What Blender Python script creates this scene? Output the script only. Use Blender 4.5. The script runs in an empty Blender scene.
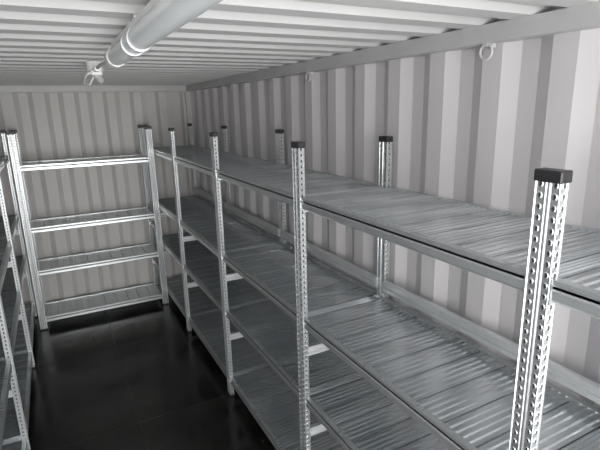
import bpy, math, random
from mathutils import Matrix, Vector
random.seed(4)
f,yaw,pit,rol,hc=465.4669,0.4836,0.2466,-0.0247,2.0461
H=1.9; XF,XB,YD,L=0.938,1.412,0.6205,1.1654
LV=[0.156,0.685,1.1005,1.6695]
XWR,XWL=1.455,-0.90
YEND=5.345; YDOOR=-0.95; ZC=2.315
col=bpy.context.scene.collection

# ---------------- materials ----------------
def mat(name,base,rough=.5,metal=0.,noise=0.,nscale=20.,bump=0.,bscale=40.,rvar=0.,stretch=None,spec=None):
    m=bpy.data.materials.new(name); m.use_nodes=True
    nt=m.node_tree; N=nt.nodes; K=nt.links; b=N["Principled BSDF"]
    b.inputs["Base Color"].default_value=(*base,1); b.inputs["Roughness"].default_value=rough
    b.inputs["Metallic"].default_value=metal
    if spec is not None: b.inputs["Specular IOR Level"].default_value=spec
    tc=N.new("ShaderNodeTexCoord"); mp=N.new("ShaderNodeMapping"); K.new(tc.outputs["Object"],mp.inputs[0])
    if stretch: mp.inputs["Scale"].default_value=stretch
    if noise or rvar:
        t=N.new("ShaderNodeTexNoise"); t.inputs["Scale"].default_value=nscale; t.inputs["Detail"].default_value=5
        K.new(mp.outputs[0],t.inputs["Vector"])
        if noise:
            r=N.new("ShaderNodeValToRGB"); K.new(t.outputs["Fac"],r.inputs[0])
            r.color_ramp.elements[0].position=.3; r.color_ramp.elements[1].position=.7
            r.color_ramp.elements[0].color=(*[c*(1-noise) for c in base],1)
            r.color_ramp.elements[1].color=(*[min(1,c*(1+noise)) for c in base],1)
            K.new(r.outputs[0],b.inputs["Base Color"])
        if rvar:
            q=N.new("ShaderNodeMapRange"); K.new(t.outputs["Fac"],q.inputs[0])
            q.inputs[1].default_value=.3;q.inputs[2].default_value=.7
            q.inputs[3].default_value=max(.03,rough-rvar); q.inputs[4].default_value=rough+rvar
            K.new(q.outputs[0],b.inputs["Roughness"])
    if bump:
        t2=N.new("ShaderNodeTexNoise"); t2.inputs["Scale"].default_value=bscale; t2.inputs["Detail"].default_value=1
        K.new(mp.outputs[0],t2.inputs["Vector"])
        bp=N.new("ShaderNodeBump"); bp.inputs["Strength"].default_value=bump; bp.inputs["Distance"].default_value=.01
        K.new(t2.outputs["Fac"],bp.inputs["Height"]); K.new(bp.outputs[0],b.inputs["Normal"])
    return m
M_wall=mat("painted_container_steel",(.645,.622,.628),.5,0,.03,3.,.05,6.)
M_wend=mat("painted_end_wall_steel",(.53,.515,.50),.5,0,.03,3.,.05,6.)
M_ceil=mat("painted_roof_steel",(.69,.685,.68),.5,0,.03,3.,.05,6.)
M_rail=mat("painted_rail",(.52,.52,.52),.45,0,.04,6.)
M_deck=mat("galvanised_deck",(.62,.655,.67),.21,.9,.05,6.,.035,3.,.04,stretch=(.5,2.5,1))
M_beam=mat("galvanised_beam",(.58,.605,.61),.33,.75,.05,20.,.02,30.)
M_post=mat("galvanised_post",(.68,.70,.71),.28,.86,.08,60.,.03,60.)
M_brace=mat("galvanised_brace",(.70,.715,.72),.34,.6,.04,30.,.02,30.)
M_shade=mat("post_hollow_shade",(.03,.03,.03),.6)  # near-black colour stands in for the shade inside the hollow posts
M_cap=mat("black_plastic",(.018,.018,.02),.42)
M_tube=mat("frosted_tube",(.76,.79,.80),.12)
M_cable=mat("grey_cable",(.7,.7,.7),.5)
M_white=mat("white_plastic",(.8,.8,.78),.4)
def floor_mat():
    m=bpy.data.materials.new("black_filmfaced_plywood"); m.use_nodes=True
    nt=m.node_tree;N=nt.nodes;K=nt.links;b=N["Principled BSDF"]
    tc=N.new("ShaderNodeTexCoord")
    n=N.new("ShaderNodeTexNoise"); n.inputs["Scale"].default_value=3.5; n.inputs["Detail"].default_value=8
    K.new(tc.outputs["Object"],n.inputs["Vector"])
    r=N.new("ShaderNodeValToRGB"); K.new(n.outputs["Fac"],r.inputs[0])
    r.color_ramp.elements[0].color=(.007,.0066,.0066,1); r.color_ramp.elements[1].color=(.022,.020,.018,1)
    r.color_ramp.elements[0].position=.4;r.color_ramp.elements[1].position=.72
    v=N.new("ShaderNodeTexNoise"); v.inputs["Scale"].default_value=45; v.inputs["Detail"].default_value=4
    K.new(tc.outputs["Object"],v.inputs["Vector"])
    r2=N.new("ShaderNodeValToRGB"); K.new(v.outputs["Fac"],r2.inputs[0])
    r2.color_ramp.elements[0].position=.62;r2.color_ramp.elements[1].position=.76
    r2.color_ramp.elements[1].color=(.6,.6,.6,1)
    mx=N.new("ShaderNodeMix"); mx.data_type='RGBA'
    K.new(r2.outputs[0],mx.inputs[0]); K.new(r.outputs[0],mx.inputs[6]); mx.inputs[7].default_value=(.075,.068,.06,1)
    K.new(mx.outputs[2],b.inputs["Base Color"])
    q=N.new("ShaderNodeMapRange"); K.new(n.outputs["Fac"],q.inputs[0]); q.inputs[1].default_value=.3;q.inputs[2].default_value=.7
    q.inputs[3].default_value=.12;q.inputs[4].default_value=.28
    K.new(q.outputs[0],b.inputs["Roughness"])
    b.inputs["Specular IOR Level"].default_value=.5
    return m
M_floor=floor_mat()
M_seam=mat("seam_sealant",(.020,.018,.017),.4)

# ---------------- mesh builder ----------------
class MB:
    def __init__(s): s.v=[];s.f=[];s.m=[];s.sm=[]
    def add(s,vs,fs,mi=0,smooth=False):
        o=len(s.v); s.v+= [tuple(x) for x in vs]; s.f+=[tuple(i+o for i in q) for q in fs]; s.m+=[mi]*len(fs); s.sm+=[smooth]*len(fs)
    def box(s,x0,x1,y0,y1,z0,z1,mi=0,c=0.):
        if c<=0:
            vs=[(x,y,z) for z in (z0,z1) for y in (y0,y1) for x in (x0,x1)]
            s.add(vs,[(0,2,3,1),(4,5,7,6),(0,1,5,4),(2,6,7,3),(0,4,6,2),(1,3,7,5)],mi)
        else:
            def ring(z,k):
                return [(x0+c,y0+k,z),(x1-c,y0+k,z),(x1-k,y0+c,z),(x1-k,y1-c,z),(x1-c,y1-k,z),(x0+c,y1-k,z),(x0+k,y1-c,z),(x0+k,y0+c,z)]
            R=[ring(z0,c*.6),ring(z0+c,0),ring(z1-c,0),ring(z1,c*.6)]
            vs=sum(R,[]); fs=[tuple(range(7,-1,-1)),tuple(range(24,32))]
            for a in range(3):
                for i in range(8):
                    j=(i+1)%8; fs.append((a*8+i,a*8+j,a*8+8+j,a*8+8+i))
            s.add(vs,fs,mi)
    def prism(s,poly,axis,a,b,mi=0):
        n=len(poly); vs=[]
        for t in (a,b):
            for (u,v) in poly:
                vs.append((t,u,v) if axis=='x' else (u,t,v) if axis=='y' else (u,v,t))
        fs=[(i,(i+1)%n,(i+1)%n+n,i+n) for i in range(n)]+[tuple(range(n-1,-1,-1)),tuple(range(n,2*n))]
        s.add(vs,fs,mi)
    def cyl(s,p0,p1,r,n=20,mi=0,r1=None):
        p0=Vector(p0);p1=Vector(p1);d=(p1-p0).normalized()
        a=d.orthogonal().normalized();b=d.cross(a); r1=r if r1 is None else r1
        vs=[p0+(a*math.cos(2*math.pi*i/n)+b*math.sin(2*math.pi*i/n))*r for i in range(n)]
        vs+=[p1+(a*math.cos(2*math.pi*i/n)+b*math.sin(2*math.pi*i/n))*r1 for i in range(n)]
        s.add(vs,[(i,(i+1)%n,(i+1)%n+n,i+n) for i in range(n)],mi,True)
        s.add(vs,[tuple(range(n-1,-1,-1)),tuple(range(n,2*n))],mi)
    def tube_path(s,pts,r,n=8,mi=0,closed=False):
        pts=[Vector(p) for p in pts];k=len(pts);vs=[];prev=None
        for i,p in enumerate(pts):
            if closed: t=(pts[(i+1)%k]-pts[i-1])
            else: t=pts[min(i+1,k-1)]-pts[max(i-1,0)]
            t.normalize()
            a=(prev-t*prev.dot(t)).normalized() if prev else t.orthogonal().normalized()
            prev=a;b=t.cross(a)
            vs+=[p+(a*math.cos(2*math.pi*j/n)+b*math.sin(2*math.pi*j/n))*r for j in range(n)]
        fs=[]
        for i in range(k if closed else k-1):
            for j in range(n):
                i2=(i+1)%k; fs.append((i*n+j,i*n+(j+1)%n,i2*n+(j+1)%n,i2*n+j))
        if not closed: fs+=[tuple(range(n-1,-1,-1)),tuple(range((k-1)*n,k*n))]
        s.add(vs,fs,mi,True)
    def mesh(s,name,mats):
        me=bpy.data.meshes.new(name); me.from_pydata(s.v,[],s.f)
        for m in mats: me.materials.append(m)
        me.polygons.foreach_set("material_index",s.m); me.polygons.foreach_set("use_smooth",s.sm)
        me.update(); return me
def obj(name,me,parent=None,loc=(0,0,0),rz=0):
    o=bpy.data.objects.new(name,me); col.objects.link(o); o.location=loc; o.rotation_euler=(0,0,rz)
    if parent: o.parent=parent
    return o
def empty(name,loc=(0,0,0)):
    o=bpy.data.objects.new(name,None); col.objects.link(o); o.location=loc; o.empty_display_size=.1; return o

# ---------------- corrugated sheets ----------------
def corr(a,b,flat_in,slope,flat_out,depth,start):
    pts=[];u=start
    while u<b:
        for du,d in ((0,0),(flat_in,0),(flat_in+slope,depth),(flat_in+slope+flat_out,depth)):
            pts.append((u+du,d))
        u+=flat_in+2*slope+flat_out
    pts=[q for q in pts if a<q[0]<b]
    return [(a,0)]+pts+[(b,0)]
def sheet(name,pts,fn,w0,w1,m,th):
    mb=MB();n=len(pts)
    vs=[fn(u,d,w) for w in (w0,w1) for u,d in pts]+[fn(u,d+th,w) for w in (w0,w1) for u,d in pts]
    fs=[(i,i+1,n+i+1,n+i) for i in range(n-1)]+[(2*n+i,3*n+i,3*n+i+1,2*n+i+1) for i in range(n-1)]
    fs+=[(i,2*n+i,2*n+i+1,i+1) for i in range(n-1)]+[(n+i,n+i+1,3*n+i+1,3*n+i) for i in range(n-1)]
    fs+=[(0,n,3*n,2*n),(n-1,3*n-1,4*n-1,2*n-1)]
    mb.add(vs,fs); return obj(name,mb.mesh(name,[m]))
ps=corr(YDOOR,YEND,.085,.060,.070,.025,YDOOR-.05)
sheet("wall_right",ps,lambda u,d,w:(XWR+d,u,w),0,ZC+.02,M_wall,.006)
sheet("wall_left",ps,lambda u,d,w:(XWL-d,u,w),0,ZC+.02,M_wall,.006)
pe=corr(XWL,XWR,.10,.045,.075,.030,XWL+.02)
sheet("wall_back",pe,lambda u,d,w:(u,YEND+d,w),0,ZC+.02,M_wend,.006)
pc=corr(YDOOR,YEND+.01,.085,.028,.062,.018,YDOOR-.02)
sheet("ceiling",pc,lambda u,d,w:(w,u,ZC+d),XWL-.03,XWR+.03,M_ceil,.006)
mb=MB(); mb.box(XWL-.03,XWR+.03,YDOOR,YEND+.03,-.05,0)
obj("floor",mb.mesh("floor",[M_floor]))
mb=MB()
for y in (.55,1.75,2.95,4.15):
    mb.box(XWL,XWR,y-.0025,y+.0025,0,.0006)
for x in (.28,):
    mb.box(x-.0025,x+.0025,YDOOR,YEND,0,.0005)
obj("trim_1",mb.mesh("floor_seams",[M_seam]))
def prism_obj(name,poly,axis,a,b,m=M_rail):
    mb=MB(); mb.prism(poly,axis,a,b); return obj(name,mb.mesh(name,[m]))
ZR=2.2517
prism_obj("trim_2",[(XWR-.045,ZC),(XWR-.045,ZR+.004),(XWR-.041,ZR),(XWR+.02,ZR),(XWR+.02,ZC)],'y',YDOOR,YEND)
prism_obj("trim_3",[(XWL+.045,ZC),(XWL+.045,ZR+.004),(XWL+.041,ZR),(XWL-.02,ZR),(XWL-.02,ZC)],'y',YDOOR,YEND)
prism_obj("trim_4",[(YEND-.04,ZC),(YEND-.04,ZR+.004),(YEND-.036,ZR),(YEND+.02,ZR),(YEND+.02,ZC)],'x',XWL+.045,XWR-.045)
for i,(x0,x1) in enumerate(((XWR-.05,XWR+.02),(XWL-.02,XWL+.05))):
    mb=MB(); mb.box(x0,x1,YEND-.02,YEND+.02,0,ZR); obj("trim_%d"%(5+i),mb.mesh("corner_post",[M_rail]))
for i,(x0,x1) in enumerate(((XWR-.012,XWR+.02),(XWL-.02,XWL+.012))):
    mb=MB(); mb.box(x0,x1,YDOOR,YEND-.02,0,.06); obj("baseboard_"+("right","left")[i],mb.mesh("base_rail",[M_rail]))
def ring_at(name,x,y,z,sx):
    mb=MB(); n=20
    mb.tube_path([(x-sx*.012,y+.026*math.cos(2*math.pi*i/n),z-.028+.026*math.sin(2*math.pi*i/n)) for i in range(n)],.0055,8,0,True)
    mb.box(min(x,x+sx*.02),max(x,x+sx*.02),y-.014,y+.014,z-.014,z+.006,0)
    mb.box(min(x-sx*.02,x),max(x-sx*.02,x),y-.010,y+.010,z-.012,z+.004,0)
    obj(name,mb.mesh("ring",[M_rail]))
for k,y in enumerate((1.24,2.55,3.86)):
    ring_at("lashing_ring" if k==0 else "lashing_ring.%03d"%k,XWR-.025,y,ZR-.0,1)

# ---------------- shelving parts ----------------
WX,WY=.015,.030
def post_mesh():
    mb=MB(); rec=.0025; pitch=.025
    n=int(H/pitch); z0=(H-n*pitch)/2
    for k in range(4):
        c,sn=[(1,0),(0,1),(-1,0),(0,-1)][k]
        wide = k%2==0
        w = WX if wide else WY; hw = WY if wide else WX
        def T(t,d,z):
            return (d*c-t*sn,d*sn+t*c,z)
        def strip(a,da,b,db,lo=0,hi=H):
            mb.add([T(a,w-da,lo),T(b,w-db,lo),T(b,w-db,hi),T(a,w-da,hi)],[(0,1,2,3)],0)
        if wide: cols=[(-.0175,.0085),(.0175,.0085)]
        else: cols=[(0,.0085)]
        edges=[]
        for cc,s in cols: edges+= [(cc-s,cc+s)]
        segs=[]
        segs.append((-hw+.0015,edges[0][0]))
        for q in range(len(edges)-1): segs.append((edges[q][1],edges[q+1][0]))
        segs.append((edges[-1][1],hw-.0015))
        for si,(a,b) in enumerate(segs):
            first,last=si==0,si==len(segs)-1
            if first:
                strip(a,0,b-.002,0); strip(b-.002,0,b,rec)
            elif last:
                strip(a,rec,a+.002,0); strip(a+.002,0,b,0)
            else:
                mid=(a+b)/2; q=(b-a)/6
                strip(a,rec,a+q*1.3,0); strip(a+q*1.3,0,mid-q,0); strip(mid-q,0,mid,.004); strip(mid,.004,mid+q,0); strip(mid+q,0,b-q*1.3,0); strip(b-q*1.3,0,b,rec)
        mb.add([T(hw-.0015,w,0),T(hw,w-.0015,0),T(hw,w-.0015,H),T(hw-.0015,w,H)],[(0,1,2,3)],0)
        for cc,s in cols:
            if z0>1e-4:
                strip(cc-s,rec,cc+s,rec,0,z0); strip(cc-s,rec,cc+s,rec,H-z0,H)
            for i in range(n):
                zc=z0+(i+.5)*pitch; h=pitch/2
                outer=[(s,0),(s,h),(0,h),(-s,h),(-s,0),(-s,-h),(0,-h),(s,-h)]
                ang=[j*math.pi/4 for j in range(8)]
                vs=[T(cc+a,w-rec,zc+b) for a,b in outer]
                vs+=[T(cc+.0075*math.cos(a),w-rec,zc+.0088*math.sin(a)) for a in ang]
                vs+=[T(cc+.0052*math.cos(a),w-rec+.0018,zc+.0066*math.sin(a)) for a in ang]
                vs+=[T(cc+.0046*math.cos(a),w-rec-.003,zc+.0060*math.sin(a)) for a in ang]
                fs=[]
                for lv in range(3):
                    for j in range(8):
                        q=(j+1)%8; fs.append((lv*8+j,lv*8+q,lv*8+8+q,lv*8+8+j))
                mb.add(vs,fs,0)
    mb.box(-WX+.006,WX-.006,-WY+.006,WY-.006,.001,H-.001,1)  # added inner box, makes the punched holes read as shaded
    mb.box(-WX-.004,WX+.004,-WY-.003,WY+.003,H-.020,H+.006,2,.003)
    mb.box(-WX-.006,WX+.006,-WY-.005,WY+.005,0,.012,2,.002)
    return mb.mesh("upright_post",[M_post,M_shade,M_cap])
POST=post_mesh()
def beam(mb,x,y0,y1,zt,sx,h=.052):
    t=.022
    poly=[(0,0),(0,-.010),(-.004,-.014),(-.004,-.022),(0,-.026),(0,-h+.006),(-.004,-h),(-t,-h),(-t,0)]
    poly=[(x+sx*a,zt+b) for a,b in poly]
    mb.prism(poly,'y',y0,y1)
def deck(mb,x0,x1,y0,y1,z):
    W=.1165; n=max(1,round((y1-y0)/W)); W=(y1-y0)/n
    pr=[]
    for i in range(n):
        o=y0+i*W; k=W/.1165; dz=random.uniform(-.0009,.0009); dz2=random.uniform(-.0009,.0009)
        row=[(.001,-.010),(.0035,-.0003),(.008,0)]
        for c0 in (.0225,.0465,.0705,.0945):
            row+=[(c0-.0065,0),(c0-.0025,.0040),(c0+.0025,.0040),(c0+.0065,0)]
        row+=[(.1085,0),(.113,-.0003),(.1155,-.010)]
        for u,d in row:
            pr.append((o+u*k,z+d-.0042+dz+(dz2-dz)*u/.1165))
    m=len(pr)
    vs=[(x,a,b) for x in (x0,x1) for a,b in pr]
    mb.add(vs,[(i,i+m,i+m+1,i+1) for i in range(m-1)])
    mb.box(x0,x1,y0,y1,z-.022,z-.0155)
def rack(name,origin,rz,depth,ys,levels,backrail=None,drop=(.07,.225,.19,.05)):
    e=empty(name,origin); e.rotation_euler=(0,0,rz)
    for i,y in enumerate(ys):
        obj("front_post_%d"%i,POST,e,(0,y,0)); obj("rear_post_%d"%i,POST,e,(depth,y,0))
        mb=MB()
        for z in [max(l-d,.06) for l,d in zip(levels,drop)]:
            h=.023
            mb.prism([(y-.012,z-h),(y+.012,z-h),(y+.012,z-.010),(y+.008,z-.005),(y+.008,z+.005),(y+.012,z+.010),(y+.012,z+h),(y-.012,z+h),(y-.012,z+.010),(y-.008,z+.005),(y-.008,z-.005),(y-.012,z-.010)],'x',WX-.004,depth-WX+.004)
        obj("frame_brace_%d"%i,mb.mesh("frame_brace",[M_brace]),e)
    mbB=MB();mbD=MB()
    for a,b in zip(ys[:-1],ys[1:]):
        for z in levels:
            beam(mbB,-WX+.004,a+WY-.001,b-WY+.001,z,-1)
            beam(mbB,depth+WX-.004,a+WY-.001,b-WY+.001,z,1)
            for yy,s in ((a+WY,1),(b-WY,-1)):
                mbB.box(-WX+.001,WX,min(yy,yy+s*.003),max(yy,yy+s*.003),z-.060,z-.001)
            x0,x1=-WX+.008,depth+WX-.008
            deck(mbD,x0,x1,a+WY+.001,b-WY-.001,z)
    for i,y in enumerate(ys):
        for z in levels:
            if 0<i<len(ys)-1: deck(mbD,WX+.002,depth-WX-.002,y-WY-.001,y+WY+.001,z)
    if backrail:
        for a,b in zip(ys[:-1],ys[1:]):
            for z in backrail:
                x=depth-WX+.0
                q=[(x,z),(x-.012,z-.003),(x-.012,z-.018),(x-.006,z-.022),(x-.006,z-.030),(x-.012,z-.034),(x-.012,z-.052),(x,z-.056),(x+.012,z-.056),(x+.012,z)]
                mb=MB(); mb.prism(q,'y',a+WY-.002,b-WY+.002); obj("back_stop",mb.mesh("back_stop",[M_brace]),e)
    obj("beams",mbB.mesh("beams",[M_beam]),e); obj("decks",mbD.mesh("decks",[M_deck]),e)
    return e
ysR=[YD+n*L for n in range(-1,5)]
ysR[-1]=YEND-.065
rack("metal_shelving_rack",(XF,0,0),0,XB-XF-.003,ysR,LV,[LV[2]+.092])
ysL=[-(YEND-.065),-(YD+3*L+.03),-(YD+2*L),-(YD+1*L),-(YD),-(YD-L)]
rack("metal_shelving_rack.001",(-.375,0,0),math.pi,.44,ysL,LV,[LV[2]+.092])
rack("metal_shelving_unit",(0,4.887,0),math.pi/2,.39,[-.885,.292],[.125,.60,1.02,1.60])

# ---------------- ceiling tube lamp ----------------
lamp=empty("ceiling_tube_light",(.275,0,0))
XL,ZL=0,ZC-.060
mb=MB(); mb.cyl((XL,.45,ZL),(XL,2.05,ZL),.034,32)
obj("tube",mb.mesh("tube",[M_tube]),lamp)
mb=MB()
mb.cyl((XL,.40,ZL),(XL,.47,ZL),.037,28); mb.cyl((XL,2.02,ZL),(XL,2.09,ZL),.037,28); mb.cyl((XL,2.09,ZL),(XL,2.15,ZL),.02,20,0,.012)
mb.box(XL-.024,XL+.024,.5,1.95,ZL+.022,ZL+.042,0,.003)
obj("end_caps",mb.mesh("end_caps",[M_white]),lamp)
mb=MB()
for y in (.75,1.50,1.62):
    n=22
    mb.tube_path([(XL+.0365*math.cos(2*math.pi*i/n),y,ZL+.0365*math.sin(2*math.pi*i/n)) for i in range(n)],.0035,6,0,True)
    mb.box(XL-.014,XL+.014,y-.012,y+.012,ZL+.036,ZC+.001)
obj("clips",mb.mesh("clips",[M_post]),lamp)
mb=MB()
mb.tube_path([(XL,2.13,ZL),(XL,2.25,ZL-.01),(XL+.01,2.45,ZL+.02),(XL,2.65,ZL+.02),(XL,2.86,ZL+.02)],.009,8)
mb.tube_path([(XL,2.80,ZL+.02),(XL-.05,2.85,ZL-.01),(XL-.065,2.92,ZL-.05),(XL-.03,2.98,ZL-.055),(XL,2.95,ZL)],.006,8)
obj("cable",mb.mesh("cable",[M_cable]),lamp)
mb=MB(); mb.cyl((XL,2.88,ZL+.01),(XL,2.88,ZC+.001),.042,24); mb.box(XL-.03,XL+.03,2.84,2.92,ZL-.012,ZL+.012,0,.006); mb.cyl((XL,2.76,ZL+.018),(XL,2.85,ZL+.018),.016,14)
mb.cyl((XL+.03,2.98,ZL-.03),(XL+.005,2.90,ZL+.0),.018,14)
obj("junction_box",mb.mesh("junction_box",[M_white]),lamp)

# ---------------- light ----------------
w=bpy.data.worlds.new("daylight"); bpy.context.scene.world=w; w.use_nodes=True
bg=w.node_tree.nodes["Background"]; bg.inputs[0].default_value=(.95,.98,1,1); bg.inputs[1].default_value=2.7
ld=bpy.data.lights.new("door_daylight","AREA"); ld.shape='RECTANGLE'; ld.size=2.2; ld.size_y=2.1; ld.energy=62; ld.color=(1,.985,.97)
lo=bpy.data.objects.new("door_daylight",ld); col.objects.link(lo); lo.location=(.28,-1.1,1.2); lo.rotation_euler=(math.radians(90),0,0)
sd=bpy.data.lights.new("fill_sun","SUN"); sd.energy=2.9; sd.angle=math.radians(50); sd.color=(1,.98,.96)  # added fill: soft sun without falloff, evens out light to the end wall
so=bpy.data.objects.new("fill_sun",sd); col.objects.link(so)
so.rotation_euler=Vector((.05,1,-.10)).to_track_quat('-Z','Y').to_euler()
# camera
fw=Vector((math.sin(yaw)*math.cos(pit),math.cos(yaw)*math.cos(pit),-math.sin(pit)))
r0=Vector((math.cos(yaw),-math.sin(yaw),0)); u0=r0.cross(fw)
r=r0*math.cos(rol)+u0*math.sin(rol); u=-r0*math.sin(rol)+u0*math.cos(rol)
cd=bpy.data.cameras.new("camera"); cam=bpy.data.objects.new("camera",cd); col.objects.link(cam)
m=Matrix((r,u,-fw)).transposed().to_4x4(); m.translation=Vector((0,0,hc)); cam.matrix_world=m
cd.sensor_width=36; cd.lens=f*36/600; cd.clip_start=.02
bpy.context.scene.camera=cam
bpy.context.scene.view_settings.view_transform='Standard'
